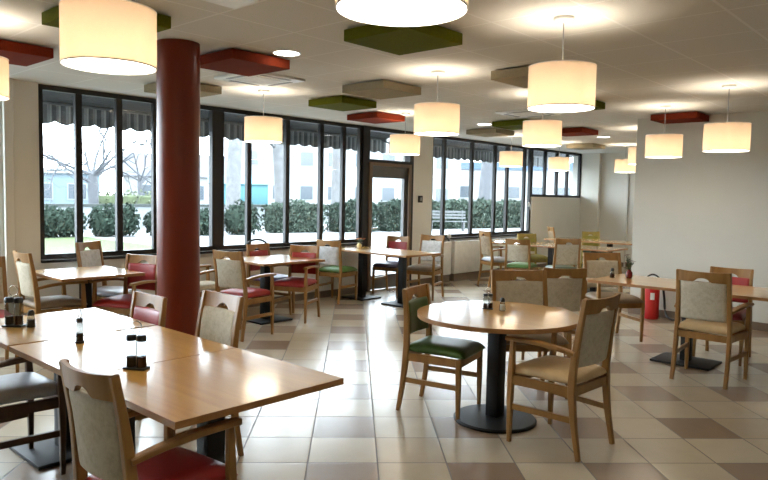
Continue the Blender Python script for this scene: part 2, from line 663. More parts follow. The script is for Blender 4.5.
k = YW / 7.1
window('window_1', G1[0], G1[1], SILL, HEAD, [3.19, 3.65, 4.10, 4.50, 4.955, 5.46, 6.12, 6.77, 7.23], wide=(4.955,))
window('window_2', G2[0], G2[1], SILL, HEAD, [9.78, 10.66, 11.46, 11.92, 12.60], wide=())
window('window_3', G3[0], G3[1], 1.585, HEAD, [13.48, 14.02, 14.52])
window('window_4', G0[0], G0[1], SILL, HEAD, [-0.9, -0.1, 0.7, 1.5])
b = BM(); box(b, G1[0], G1[1], YW - .05, YW + .01, SILL - .03, SILL, 0.004)
struct('trim_4', b, 'dark_frame')
b = BM(); box(b, G2[0], G2[1], YW - .05, YW + .01, SILL - .03, SILL, 0.004)
struct('trim_5', b, 'dark_frame')
# window handle lever on the second run
# door with transom
d = empty('door_1', ((DR[0] + DR[1]) / 2, YW + .06, 0)); d['kind'] = 'structure'
dx0, dx1 = DR[0] - d.location.x, DR[1] - d.location.x
b = BM()
box(b, dx0, dx0 + .15, -.06, .06, 0, HEAD); box(b, dx1 - .10, dx1, -.06, .06, 0, HEAD)
box(b, dx0 + .15, dx1 - .10, -.06, .06, HEAD - .06, HEAD); box(b, dx0 + .15, dx1 - .10, -.06, .06, 2.03, 2.13)
obj('frame', b, 'dark_frame', d)
b = BM(); box(b, dx0 + .15, dx1 - .10, 0, .008, 2.13, HEAD - .06)
obj('pane', b, 'window_glass', d)
b = BM()
box(b, dx0 + .13, dx0 + .19, -.085, -.061, 0, 2.08); box(b, dx1 - .14, dx1 - .08, -.085, -.061, 0, 2.08); box(b, dx0 + .19, dx1 - .14, -.085, -.061, 2.03, 2.08)
obj('casing', b, 'door_wood', d)
b = BM()
lx0, lx1 = dx0 + .15, dx1 - .10
box(b, lx0, lx0 + .10, -.03, .03, 0.01, 2.03); box(b, lx1 - .11, lx1, -.03, .03, 0.01, 2.03)
box(b, lx0 + .10, lx1 - .11, -.03, .03, 1.84, 2.03); box(b, lx0 + .10, lx1 - .11, -.03, .03, 0.01, 0.24)
lf = obj('door_leaf', b, 'door_metal', d)
b = BM(); box(b, lx0 + .10, lx1 - .11, 0, .008, .24, 1.84)
obj('pane', b, 'window_glass', lf)
b = BM(); tube(b, [(lx0 + .05, -.03, 1.02), (lx0 + .05, -.075, 1.02), (lx0 + .17, -.075, 1.02)], 0.010)
obj('door_handle', b, 'chrome', lf, 40)

# round red column
b = BM(); lathe(b, [(.157, 0), (.157, CEIL)], 0, 0, 64)
o = obj('column', b, 'column_red', None, 40); o.location = (2.69, 4.56, 0)
tag(o, 'dark red round column standing between the tables', 'column', kind='structure')

# ------------------------------------------------------------------ chairs
CACHE = {}


def pm(key, build, m, smooth=40):
    key = key + (m,)
    if key not in CACHE:
        b = BM()
        build(b)
        CACHE[key] = mesh(key[0], b, m, smooth)
    return CACHE[key]


def chair_profile(H):
    if H < .905:
        return [(-.255, 0), (-.220, .22), (-.200, .43), (-.200, .56), (-.208, .72), (-.228, H)]
    return [(-.255, 0), (-.215, .22), (-.195, .43), (-.202, .58), (-.222, .75), (-.258, H)]


def back_x(H, z):
    P = chair_profile(H)
    for (x0, z0), (x1, z1) in zip(P[:-1], P[1:]):
        if z <= z1:
            return x0 + (x1 - x0) * (z - z0) / (z1 - z0)
    return P[-1][0]


BOW = 0.028


def b_rear(s, H):
    def f(b):
        bar_xz(b, chair_profile(H), [s * .197, s * .196, s * .194, s * .190, s * .186, s * .184], [.026, .036, .046, .044, .036, .030], .030)
    return f


def b_front(s, arm):
    def f(b):
        if arm:
            bar_xz(b, [(.215, 0), (.215, .25), (.212, .45), (.205, .655)], s * .226, [.024, .034, .040, .030], [.024, .032, .034, .028])
        else:
            bar_xz(b, [(.215, 0), (.213, .22), (.21, .43)], s * .208, [.024, .034, .040], [.024, .032, .034])
    return f


def b_arm(s, H):
    def f(b):
        pts = [(back_x(H, .62), s * .198, .635), (-.10, s * .214, .655), (.05, s * .227, .668), (.245, s * .231, .665)]
        P = catmull(pts, 5)
        rings = []
        for i, p in enumerate(P):
            t = (P[min(i + 1, len(P) - 1)] - P[max(i - 1, 0)]).normalized()
            sd = Vector((-t.y, t.x, 0)).normalized()
            up = t.cross(sd)
            if up.z < 0:
                up = -up
            w = .019 + .006 * min(1, i / 8)
            h = .013
            sec = [(w - .005, h), (w, h - .005), (w, -h + .005), (w - .005, -h), (-w + .005, -h), (-w, -h + .005), (-w, h - .005), (-w + .005, h)]
            rings.append([p + sd * a + up * c for a, c in sec])
        ring_loft(b, rings)
    return f


def b_apron(arm):
    def f(b):
        w = .226 if arm else .208
        for s in (-1, 1):
            P = [(-.195, s * .193), (.213, s * w)]
            q = [[(x, y - .011, .375), (x, y + .011, .375), (x, y + .011, .432), (x, y - .011, .432)] for x, y in P]
            ring_loft(b, q)
        box(b, .200, .226, -w, w, .375, .432)
        box(b, -.208, -.184, -.193, .193, .375, .432)
    return f


def b_stretch(s, arm):
    def f(b):
        w = .226 if arm else .208
        q = []
        for x, y in ((-.214, s * .194), (.213, s * w)):
            q.append([(x, y - .009, .215), (x, y + .009, .215), (x, y + .009, .250), (x, y - .009, .250)])
        ring_loft(b, q)
    return f


def b_seat(arm):
    def f(b):
        def pos(u, v):
            x = .022 + .232 * u
            wy = (.196 + .024 * (u + 1) / 2) if arm else (.198 + .014 * (u + 1) / 2)
            z = .455 - .012 * max(0, u) ** 3
            return Vector((x, wy * v, z)), Vector((0, 0, 1))
        pillow(b, pos, lambda u, v, s: .052 if s > 0 else .024, 16, 16, 7)
    return f


def b_pad(H, arm):
    z0, z1 = .545, H - .088

    def f(b):
        def pos(u, v):
            z = (z0 + z1) / 2 + (z1 - z0) / 2 * v
            y = .170 * u
            x = back_x(H, z) - BOW * (1 - u * u) * 0.8
            return Vector((x, y, z)), Vector((1, 0, .18)).normalized()
        pillow(b, pos, lambda u, v, s: .020 if s > 0 else .017, 16, 16, 12)
    return f


def b_rail(H):
    def f(b):
        n = 28
        rings = []
        for i in range(n + 1):
            y = -.194 + .388 * i / n
            dx = -BOW * (1 - (y / .194) ** 2)
            zt = H + .004 - .008 * (1 - (y / .194) ** 2)
            zb = H - .090
            if abs(y) < .057:
                zb += .034 * math.sqrt(1 - (y / .057) ** 2)
            xb, xt = back_x(H, zb) + dx, back_x(H, H) + dx
            t = .0125
            rings.append([(xb + t, y, zb), (xt + t * .8, y, zt), (xt - t * .8, y, zt), (xb - t, y, zb)])
        ring_loft(b, rings)
    return f


def b_arch(H):
    def f(b):
        P = [(back_x(H, H) - .01 - .02 * math.sin(a), -.175 * math.cos(a), H - .02 + .075 * math.sin(a)) for a in [PI * i / 14 for i in range(15)]]
        tube(b, P, .014, 8)
    return f


def chair(name, label, loc, deg, pad, seat, arms=True, H=.96, w='chair_wood', arch=False, wid=1.0, group='dining chairs'):
    c = thing(name, label, 'chair', (loc[0], loc[1], 0), math.radians(deg), group)
    c.scale = (1, wid, 1)
    for s in (1, -1):
        link('leg', pm(('leg', 'r', s, H), b_rear(s, H), w), c)
        link('leg', pm(('leg', 'f', s, arms), b_front(s, arms), w), c)
        link('stretcher', pm(('stretcher', s, arms), b_stretch(s, arms), w, None), c)
        if arms:
            link('armrest', pm(('armrest', s, H), b_arm(s, H), w), c)
    link('seat_frame', pm(('seat_frame', arms), b_apron(arms), w, None), c)
    tag(link('seat', pm(('seat', arms), b_seat(arms), seat, 60), c), SEATL[seat])
    link('top_rail', pm(('top_rail', H), b_rail(H), w, 50), c)
    tag(link('backrest', pm(('backrest', H, arms), b_pad(H, arms), pad, 60), c), PADL[pad])
    if arch:
        tag(link('arched_rail', pm(('arched_rail', H), b_arch(H), 'black_metal'), c), 'dark arched rail above the back')
    return c


SEATL = {'vinyl_red': 'red vinyl seat', 'vinyl_dark_red': 'dark red vinyl seat', 'vinyl_green': 'green vinyl seat', 'vinyl_bright_green': 'bright green seat',
         'vinyl_dark_green': 'dark green seat', 'vinyl_sky_reflection': 'seat coloured with a violet sky reflection', 'vinyl_plum': 'dark plum seat', 'vinyl_tan': 'tan seat', 'vinyl_brown': 'brown seat',
         'vinyl_grey': 'grey seat', 'vinyl_olive': 'olive seat', 'fabric_beige': 'beige seat'}
PADL = {'fabric_beige': 'beige patterned back pad', 'fabric_grey': 'pale grey back pad', 'fabric_brown': 'brown back pad', 'vinyl_red': 'red vinyl back pad',
        'vinyl_green': 'green vinyl back pad', 'vinyl_olive': 'olive back pad'}

AC, SC = 'dining_armchair', 'dining_chair'
FB = 'fabric_beige'
# front left row of tables
chair(AC, 'beige backed wooden armchair with red seat in the foreground at the nearest table', (1.25, 2.30), 6, FB, 'vinyl_red', True, .94, wid=.86)
chair(AC, 'beige backed armchair right of the red column, facing the foreground table', (2.05, 3.41), 180, FB, 'fabric_beige', True, .94)
chair(SC, 'red backed chair just left of the red column, at the third foreground table', (1.93, 4.01), 180, 'vinyl_red', 'vinyl_red', False, .88)
chair(AC, 'dark wooden armchair with grey seat cut by the left edge of the photo', (1.25, 3.90), 0, FB, 'vinyl_grey', True, .96, 'dark_wood')
# window table on the left
chair(AC, 'beige backed armchair with brown seat at the left end of the far left window table', (2.57, 6.66), 0, FB, 'vinyl_brown')
chair(SC, 'beige backed chair with red seat at the far left edge of the photo', (1.85, 6.20), -100, FB, 'vinyl_red', False, .95)
chair(SC, 'pale grey backed chair under the windows behind the far left table', (3.30, 6.99), -60, 'fabric_grey', 'vinyl_grey', False, .99)
chair(AC, 'red backed armchair at the right end of the far left window table', (3.16, 6.29), 205, 'vinyl_red', 'vinyl_red', True, .90)
# table behind the column
chair(AC, 'beige backed armchair with red seat just right of the column, behind the foreground chairs', (4.31, 5.98), 14, FB, 'vinyl_red', True, .94)
chair(SC, 'red backed chair with dark arched rail under the windows, seat coloured with a violet sky reflection', (5.36, 6.86), -82, 'vinyl_red', 'vinyl_sky_reflection', False, .89, arch=True)
chair(AC, 'red backed armchair with red seat at the right end of the table behind the column', (5.36, 6.34), 204, 'vinyl_red', 'vinyl_red', True, .90)
chair(AC, 'beige seated armchair half hidden behind the red column', (4.28, 6.72), 0, FB, 'fabric_beige', True, .95)
# tables by the door
chair(SC, 'pale backed chair with green seat at the left side of the tables by the door', (6.72, 7.05), 14, 'fabric_grey', 'vinyl_bright_green', False, .90)
chair(SC, 'red backed chair with plum seat in front of the glass door', (7.92, 7.05), 195, 'vinyl_red', 'vinyl_plum', False, .90)
chair(AC, 'white backed armchair with grey brown seat right of the door, by the wall pier', (7.97, 6.40), 195, 'fabric_grey', 'vinyl_brown', True, .95)
# far right group
chair(AC, 'tan backed armchair seen side on in front of the radiator cover', (10.02, 6.44), -28, 'fabric_brown', 'vinyl_grey', True, .97)
chair(SC, 'beige backed chair with green seat seen from behind at the far tables', (9.48, 5.63), 15, FB, 'vinyl_bright_green', False, .90)
chair(SC, 'olive chair on the far side of the far tables, behind the green seated chair', (11.10, 6.36), 240, 'vinyl_olive', 'vinyl_olive', False, .88, 'olive_wood')
chair(SC, 'beige backed chair with dark green seat at the near end of the far tables', (9.59, 4.96), 45, FB, 'vinyl_dark_green', False, .95)
chair(SC, 'olive chair by the back wall, behind the farthest table', (13.17, 6.07), 235, 'vinyl_olive', 'vinyl_dark_green', False, .88, 'olive_wood')
chair(SC, 'small tan backed chair seen edge on below the high window', (13.17, 6.84), -45, 'fabric_brown', 'vinyl_olive', False, .95)
# round table
chair(SC, 'green vinyl chair at the left side of the round table', (3.86, 2.92), -76, 'vinyl_green', 'vinyl_green', False, .88)
chair(AC, 'beige backed armchair with tan seat right of the round table, nearest the camera', (3.88, 1.985), 87, FB, 'vinyl_tan', True, .965, wid=1.08)
chair(AC, 'beige backed armchair with brown seat behind the round table, facing it', (4.70, 2.72), 228, FB, 'vinyl_brown', True, .95, wid=1.18)
# right hand table
chair(SC, 'beige backed chair with dark red seat between the round table and the right table', (5.62, 2.98), 48, FB, 'vinyl_dark_red', False, .94)
chair(AC, 'beige backed armchair with brown seat at the left end of the long right table', (7.23, 3.13), 232, FB, 'vinyl_brown', True, .94, wid=1.15)
chair(AC, 'beige backed armchair with tan seat on the near side of the long right table', (6.22, 1.79), 0, FB, 'vinyl_tan', True, .965, wid=1.1)
chair(SC, 'red backed chair on the far side of the long right table, near the wall', (7.14, 1.93), 183, 'vinyl_red', 'vinyl_dark_red', False, .885)

# ------------------------------------------------------------------ tables
TZ = .75


def rect(x0, x1, y0, y1):
    return [(x0, y0), (x1, y0), (x1, y1), (x0, y1)]


def slab(bm, poly, z0, z1):
    ring_loft(bm, [[(x, y, z0) for x, y in poly], [(x, y, z1) for x, y in poly]])


def band(bm, outer, inner, z0, z1):
    n = len(outer)
    a = [bm.verts.new((x, y, z0)) for x, y in outer]
    c = [bm.verts.new((x, y, z1)) for x, y in outer]
    e = [bm.verts.new((x, y, z1)) for x, y in inner]
    g = [bm.verts.new((x, y, z0)) for x, y in inner]
    for i in range(n):
        j = (i + 1) % n
        bm.faces.new((a[i], a[j], c[j], c[i])); bm.faces.new((c[i], c[j], e[j], e[i]))
        bm.faces.new((e[i], e[j], g[j], g[i])); bm.faces.new((g[i], g[j], a[j], a[i]))


def rect_table(label, x0, x1, y0, y1, px=None, py=None, base=(.48, .48), group='rectangular dining tables', top='table_veneer'):
    cx, cy = (x0 + x1) / 2, (y0 + y1) / 2
    t = thing('dining_table', label, 'table', (cx, cy, 0), 0, group)
    hx, hy = (x1 - x0) / 2 - .002, (y1 - y0) / 2 - .002
    b = BM(); slab(b, rect(-hx + .003, hx - .003, -hy + .003, hy - .003), TZ - .027, TZ)
    obj('tabletop', b, top, t)
    b = BM(); band(b, rect(-hx, hx, -hy, hy), rect(-hx + .003, hx - .003, -hy + .003, hy - .003), TZ - .027, TZ - .0004)
    obj('edge_band', b, 'table_edge', t)
    ox, oy = (px or cx) - cx, (py or cy) - cy
    b = BM(); box(b, ox - .22, ox + .22, oy - .22, oy + .22, TZ - .036, TZ - .028)
    obj('mounting_plate', b, 'black_metal', t)
    b = BM(); box(b, ox - .045, ox + .045, oy - .045, oy + .045, .012, TZ - .036, 0.006)
    obj('pedestal', b, 'black_metal', t, 30)
    b = BM(); box(b, ox - base[0] / 2, ox + base[0] / 2, oy - base[1] / 2, oy + base[1] / 2, 0, .022, 0.006)
    obj('base_plate', b, 'black_metal', t, 30)
    return t


rect_table('nearest light wood table, bare corner pointing at the open floor', 1.20, 2.02, 2.06, 2.86, 1.6, 2.45)
rect_table('light wood table with the large twin bottle cruet, second from the foreground', 1.20, 2.02, 2.86, 3.66, 1.6, 3.25)
rect_table('third light wood table from the foreground, tall jar and shaker on it', 1.20, 2.02, 3.68, 4.50, 1.63, 4.05)
rect_table('bright topped table under the far left windows', 2.45, 3.25, 6.12, 6.98)
rect_table('bright topped table right behind the red column', 4.66, 5.60, 6.08, 6.92, 5.04, 6.55)
rect_table('table in front of the door, corner towards the open floor', 6.80, 7.58, 5.80, 6.60, 7.2, 6.2, (.42, .42))
rect_table('table under the windows beside the door, small flowers on it', 6.80, 7.58, 6.60, 7.38, 7.2, 7.0, (.42, .42))
rect_table('long light wood table on the right, cut by the photo edge', 6.30, 7.10, 1.22, 2.98, 6.7, 2.13, (.42, .54))
rect_table('far light wood table nearest the windows of the back group', 10.20, 11.0, 6.10, 6.90)
rect_table('middle light wood table of the back row', 10.20, 11.0, 5.30, 6.10)
rect_table('light wood table of the back row nearest the wall corner', 10.20, 11.0, 4.50, 5.30)
rect_table('farthest light wood table in front of the back wall', 12.15, 12.95, 4.30, 6.70)

t = thing('round_table', 'round light wood table on a black disc base', 'table', (3.937, 2.508, 0))
N = 96
R = .558
circ = lambda r: [(r * math.cos(2 * PI * i / N), r * math.sin(2 * PI * i / N)) for i in range(N)]
b = BM(); slab(b, circ(R - .003), TZ - .03, TZ); obj('tabletop', b, 'table_veneer', t, 40)
b = BM(); band(b, circ(R), circ(R - .003), TZ - .03, TZ - .0004); obj('edge_band', b, 'table_edge', t, 40)
b = BM(); lathe(b, [(.20, TZ - .04), (.20, TZ - .031)], n=48); obj('mounting_plate', b, 'black_metal', t, 40)
b = BM(); box(b, -.048, .048, -.048, .048, .015, TZ - .04, .006); obj('pedestal', b, 'black_metal', t, 30)
b = BM(); lathe(b, [(.286, 0), (.288, .012), (.278, .022), (.06, .034)], n=64); obj('base_plate', b, 'black_metal', t, 40)

# ------------------------------------------------------------------ pendant lamps
ZB, LH, LR = 2.104, .250, .201


def pendant(label, x, y, zb=ZB, r=LR):
    L = thing('pendant_lamp', label, 'pendant lamp', (x, y, CEIL), 0, 'drum pendant lamps')
    z0 = zb - CEIL
    z1 = z0 + LH
    key = round(zb, 3)

    def shade(b):
        n = 64
        rings = []
        for rr, z in ((r, z0), (r, z1), (r - .0025, z1), (r - .0025, z0)):
            rings.append([(rr * math.cos(2 * PI * i / n), rr * math.sin(2 * PI * i / n), z) for i in range(n)])
        rings.append(rings[0])
        ring_loft(b, rings, cap=False)
        bmesh.ops.remove_doubles(b, verts=b.verts[:], dist=1e-5)

    def ringb(z):
        def f(b):
            n = 64
            rings = []
            for rr, zz in ((r + .001, z), (r + .001, z + .006), (r - .004, z + .006), (r - .004, z)):
                rings.append([(rr * math.cos(2 * PI * i / n), rr * math.sin(2 * PI * i / n), zz) for i in range(n)])
            rings.append(rings[0])
            ring_loft(b, rings, cap=False)
            bmesh.ops.remove_doubles(b, verts=b.verts[:], dist=1e-5)
        return f

    def spider(b):
        for a in (0, 2 * PI / 3, 4 * PI / 3):
            tube(b, [(0, 0, z1 - .004), ((r - .002) * math.cos(a), (r - .002) * math.sin(a), z1 - .004)], .0025, 6)
    link('lamp_shade', pm(('lamp_shade', key, r), shade, 'lamp_shade_fabric', 50), L)
    for zz in (z0 - .003, z1 - .003):
        link('shade_ring', pm(('shade_ring', round(zz, 3), r), ringb(zz), 'white_plastic', 50), L)
    link('shade_spider', pm(('shade_spider', key, r), spider, 'chrome', 50), L)
    link('diffuser', pm(('diffuser', key, r), lambda b: lathe(b, [(r - .006, z0 + .004), (r - .006, z0 + .010)], n=64), 'lamp_diffuser', 50), L)
    link('cable', pm(('cable', key), lambda b: lathe(b, [(.004, z1 - .03), (.004, -.02)], n=8), 'grey_plastic'), L)
    link('canopy', pm(('canopy',), lambda b: lathe(b, [(.062, 0), (.062, -.018), (.055, -.026), (.012, -.03)], n=32), 'white_plastic'), L)
    link('lamp_holder', pm(('lamp_holder', key), lambda b: lathe(b, [(.020, z1 - .07), (.022, z1 - .03), (.006, z1 - .02)], n=16), 'white_plastic'), L)
    ld = bpy.data.lights.get('bulb')
    if not ld:
        ld = bpy.data.lights.new('bulb', 'POINT')
        ld.energy = LAMP_POWER
        ld.color = (1.0, 0.92, 0.80)
        ld.shadow_soft_size = .045
    lo = bpy.data.objects.new('bulb', ld)
    COL.objects.link(lo)
    lo.parent = L
    lo.location = (0, 0, z0 + .12)
    return L


pendant('large cream drum pendant at top left, beside the top of the red column', 1.41, 2.97)
pendant('drum pendant cut by the top edge of the photo, its bright underside showing', 1.605, 1.408, 2.132, .207)
pendant('cream drum pendant in front of the windows, right of the red column', 4.479, 5.871)
pendant('small cream drum pendant in front of the door transom', 6.808, 5.863)
pendant('cream drum pendant near the photo centre, left of the one over the round table', 4.72, 3.70)
pendant('big cream drum pendant above the round table', 3.782, 2.005)
pendant('cream drum pendant behind and below the one over the round table', 6.338, 3.564)
pendant('small drum pendant in front of the second window run', 10.182, 6.316)
pendant('small drum pendant in front of the high window', 11.997, 6.355)
pendant('drum pendant at the corner of the right wall, left of the pair', 7.999, 2.905, 2.062)
pendant('drum pendant farthest right, in front of the plain wall', 6.90, 1.925, 2.035)
pendant('distant small drum pendant before the back wall', 13.09, 5.487)
pendant('distant drum pendant half hidden by the right wall corner', 10.22, 4.03)
pendant('cream drum pendant cut by the left edge of the photo', 1.445, 4.95, 2.145)

# ------------------------------------------------------------------ acoustic ceiling panels
PZ0, PZ1 = CEIL - .088, CEIL - .012


def panel(label, x, y, m, s=.56):
    b = BM(); box(b, -s / 2, s / 2, -s / 2, s / 2, PZ0, PZ1, .004, 2)
    o = obj('acoustic_panel', b, m)
    o.location = (x, y, 0)
    tag(o, label, 'acoustic panel', 'square acoustic panels under the ceiling')
    b = BM()
    for sx in (-1, 1):
        for sy in (-1, 1):
            lathe(b, [(.012, PZ1 - .001), (.012, CEIL)], sx * s * .35, sy * s * .35, 12)
    obj('hanger', b, 'white_plastic', o)


q = 1.063
panel('green felt panel behind the big pendant at top left', 1.93 * 1.01, 4.10 * 1.01, 'felt_green')
panel('red felt panel at the left edge of the photo', 1.87, 5.74, 'felt_red')
panel('red felt panel just right of the column top', 3.28, 4.60, 'felt_red')
panel('green felt panel below the pendant cut by the photo top', 3.41, 2.97, 'felt_green')
panel('taupe felt panel just left of the pendant near the photo centre', 4.97, 4.60, 'felt_taupe')
panel('green felt panel close to the window heads', 5.45, 5.66, 'felt_green')
panel('red felt panel close to the window heads, next to the green one', 6.70, 6.30, 'felt_red')
panel('red felt panel hanging before the plain right wall', 8.86, 3.02, 'felt_red')
panel('red felt panel far back, right of the middle pendant', 9.80, 4.96, 'felt_red')
panel('green felt panel far back, left of the middle pendant', 8.45, 5.12, 'felt_green')
panel('taupe felt panel partly behind the pendant over the round table', 5.20, 3.00, 'felt_taupe')
panel('taupe felt panel farthest along the window wall', 9.22, 6.12, 'felt_taupe')
panel('green felt panel mostly hidden behind the pendant over the round table', 6.98, 3.58, 'felt_green')
panel('taupe felt panel half hidden behind the red column', 3.74, 6.25, 'felt_taupe')
panel('taupe felt panel at the back wall', 12.6, 6.10, 'felt_taupe')

# downlights


def downlight(label, x, y, r=.10):
    d = thing('downlight', label, 'downlight', (x, y, CEIL), 0, 'recessed round downlights')
    b = BM(); lathe(b, [(r, -.004), (r, -.0005)], n=40); obj('lens', b, 'downlight_glow', d, 40)
    b = BM()
    n = 40
    rings = [[(rr * math.cos(2 * PI * i / n), rr * math.sin(2 * PI * i / n), z) for i in range(n)] for rr, z in ((r + .014, 0), (r + .012, -.008), (r + .001, -.006), (r + .001, 0))]
    rings.append(rings[0])
    ring_loft(b, rings, cap=False)
    bmesh.ops.remove_doubles(b, verts=b.verts[:], dist=1e-5)
    obj('trim_ring', b, 'white_plastic', d, 40)


downlight('round recessed downlight right of the red panel by the column', 3.40, 4.17)
downlight('round recessed downlight left of the middle pendant, far back', 8.48, 5.74)
downlight('round recessed downlight right of the far red panel', 11.30, 5.15)


def cassette(label, x, y, s):
    c = thing('air_cassette', label, 'air vent', (x, y, CEIL), 0, 'ceiling air cassettes')
    b = BM(); box(b, -s / 2, s / 2, -s / 2, s / 2, -.022, 0, .006); obj('frame', b, 'white_plastic', c, 40)
    b = BM()
    for i in range(7):
        o = -s * .25 + s * .5 * i / 6
        box(b, o - .008, o + .008, -s * .27, s * .27, -.027, -.020)
    obj('grille', b, 'white_plastic', c)
    for sx, sy, wx, wy in ((0, 1, .3, .022), (0, -1, .3, .022), (1, 0, .022, .3), (-1, 0, .022, .3)):
        b = BM(); box(b, sx * s * .40 - wx * s * .9 if wx > .1 else sx * s * .40 - wx, sx * s * .40 + wx * s * .9 if wx > .1 else sx * s * .40 + wx,
                      sy * s * .40 - wy * s * .9 if wy > .1 else sy * s * .40 - wy, sy * s * .40 + wy * s * .9 if wy > .1 else sy * s * .40 + wy, -.026, -.020)
        obj('outlet', b, 'grey_plastic', c)


cassette('square white ceiling cassette beyond the red panel by the column', 3.98, 5.28, .62)
cassette('square ceiling cassette far back above the middle pendant', 7.65, 4.5, .62)
b = BM(); box(b, -.12, .12, -.12, .12, -.008, 0, .003)
o = obj('ceiling_hatch', b, 'white_plastic'); o.location = (2.27, 3.30, CEIL)
tag(o, 'small square hatch in the ceiling at the photo top, left of centre', 'hatch')

# ------------------------------------------------------------------ wall fittings
rc = 0
for x0, x1, lab in ((9.42, 9.80, 'narrow white radiator cover at the left end below the second windows'),
                    (9.90, 11.35, 'wide white radiator cover behind the side-on tan armchair'),
                    (11.42, 12.80, 'white radiator cover at the right end below the second windows')):
    t = thing('radiator_cover', lab, 'radiator cover', ((x0 + x1) / 2, YW - .014, 0), 0, 'radiator covers under the windows')
    h = (x1 - x0) / 2
    b = BM(); box(b, -h, h, -.14, 0, .14, .74, .012); obj('casing', b, 'white_plastic', t, 40)
    b = BM(); box(b, -h + .02, h - .02, -.12, -.01, 0, .14); obj('plinth', b, 'skirting', t)
    b = BM()
    for i in range(5):
        box(b, -h + .04, h - .04, -.125 + .024 * i, -.115 + .024 * i, .738, .745)
    obj('vent_slats', b, 'grey_plastic', t)
t = thing('heating_pipe', 'grey vertical heating pipe between the radiator covers', 'pipe', (9.85, YW - .05, 0))
b = BM(); lathe(b, [(.020, 0), (.020, .80)], n=16); obj('pipe', b, 'grey_plastic', t, 40)
b = BM(); lathe(b, [(.032, .80), (.038, .83), (.030, .87), (.01, .88)], n=16); obj('valve_cap', b, 'white_plastic', t, 40)
t = thing('wall_switch', 'small black switch box on the wall pier beside the door', 'switch', (9.04, YW, 1.50))
b = BM(); box(b, -.05, .05, -.03, 0, -.06, .06, .005); obj('housing', b, 'black_plastic', t, 40)
b = BM(); box(b, -.02, .02, -.036, -.028, -.03, .03, .003); obj('rocker', b, 'grey_plastic', t, 40)
t = thing('window_handle', 'white lever handle on the right edge of the second window run', 'handle', (12.72, YW - .002, 1.42))
b = BM(); box(b, -.02, .02, -.016, .004, -.05, .05, .004); obj('backplate', b, 'white_plastic', t, 40)
b = BM(); tube(b, [(0, -.014, 0), (0, -.045, 0), (0, -.05, -.12)], .010); obj('lever', b, 'white_plastic', t, 40)

# fire extinguisher
t = thing('fire_extinguisher', 'red fire extinguisher standing on the floor against the right wall', 'fire extinguisher', (8.86, 3.28, 0))
b = BM(); lathe(b, [(.085, 0), (.092, .012), (.092, .40), (.085, .44), (.055, .475), (.025, .49)], n=40); obj('cylinder', b, 'extinguisher_red', t, 40)
b = BM()
rings = []
for z in (.26, .35):
    rings.append([(.0925 * math.cos(a), .0925 * math.sin(a), z) for a in [PI * 1.04 + PI * .18 * i / 12 for i in range(13)]] +
                 [(.0935 * math.cos(a), .0935 * math.sin(a), z) for a in [PI * 1.22 - PI * .18 * i / 12 for i in range(13)]])
ring_loft(b, rings); obj('label_plate', b, 'paper_white', t, 40)
b = BM(); lathe(b, [(.022, .485), (.026, .50), (.026, .53), (.012, .54)], n=20); obj('valve', b, 'chrome', t, 40)
b = BM(); tube(b, catmull([(.06, -.09, .50), (.03, -.05, .56), (0, 0, .585), (-.03, .05, .56), (-.06, .09, .50)], 5), .011); obj('carry_handle', b, 'black_plastic', t, 40)
b = BM(); tube(b, catmull([(.0, -.025, .515), (-.0, -.12, .46), (.02, -.15, .30), (.02, -.17, .12), (-.02, -.24, .035), (-.02, -.38, .022)], 6), .015); obj('hose', b, 'black_plastic', t, 40)

# ------------------------------------------------------------------ table items


def twin_cruet(label, x, y, z=TZ, s=1.0, rz=0.0):
    t = thing('cruet_set', label, 'cruet set', (x, y, z), rz)
    t.scale = (s, s, s)
    b = BM(); box(b, -.032, .032, -.062, .062, 0, .012, .005); obj('tray', b, 'black_plastic', t, 40)
    for k, (sy, fill, m) in enumerate(((-.030, .055, 'vinegar'), (.030, .050, 'pepper'))):
        bo = obj('bottle', (lambda b: (lathe(b, [(.024, .012), (.026, .02), (.026, .135), (.020, .148)], 0, sy, 24), b)[1])(BM()), 'bottle_glass', t, 40)
        b = BM(); lathe(b, [(.023, .014), (.0235, .014 + fill)], 0, sy, 24); obj('contents', b, m, bo, 40)
        b = BM(); lathe(b, [(.025, .148), (.026, .172), (.020, .180)], 0, sy, 24); obj('cap', b, 'black_plastic', bo, 40)
    b = BM()
    tube(b, [(0, 0, .012), (0, 0, .19)], .0028, 8)
    tube(b, [(0, .030 * math.sin(a), .219 - .030 * math.cos(a)) for a in [2 * PI * i / 24 for i in range(25)]], .0028, 8)
    obj('carry_loop', b, 'chrome', t, 40)
    return t


def shaker(label, x, y, z=TZ, s=1.0, fillm='salt', loop=False, cat='shaker'):
    t = thing('shaker', label, cat, (x, y, z))
    t.scale = (s, s, s)
    b = BM(); lathe(b, [(.020, 0), (.023, .005), (.019, .045), (.015, .062)], n=20); obj('jar', b, 'bottle_glass', t, 40)
    b = BM(); lathe(b, [(.018, .003), (.0165, .04)], n=20); obj('contents', b, fillm, t, 40)
    b = BM(); lathe(b, [(.016, .062), (.017, .075), (.010, .088)], n=20); obj('cap', b, 'black_plastic', t, 40)
    return t


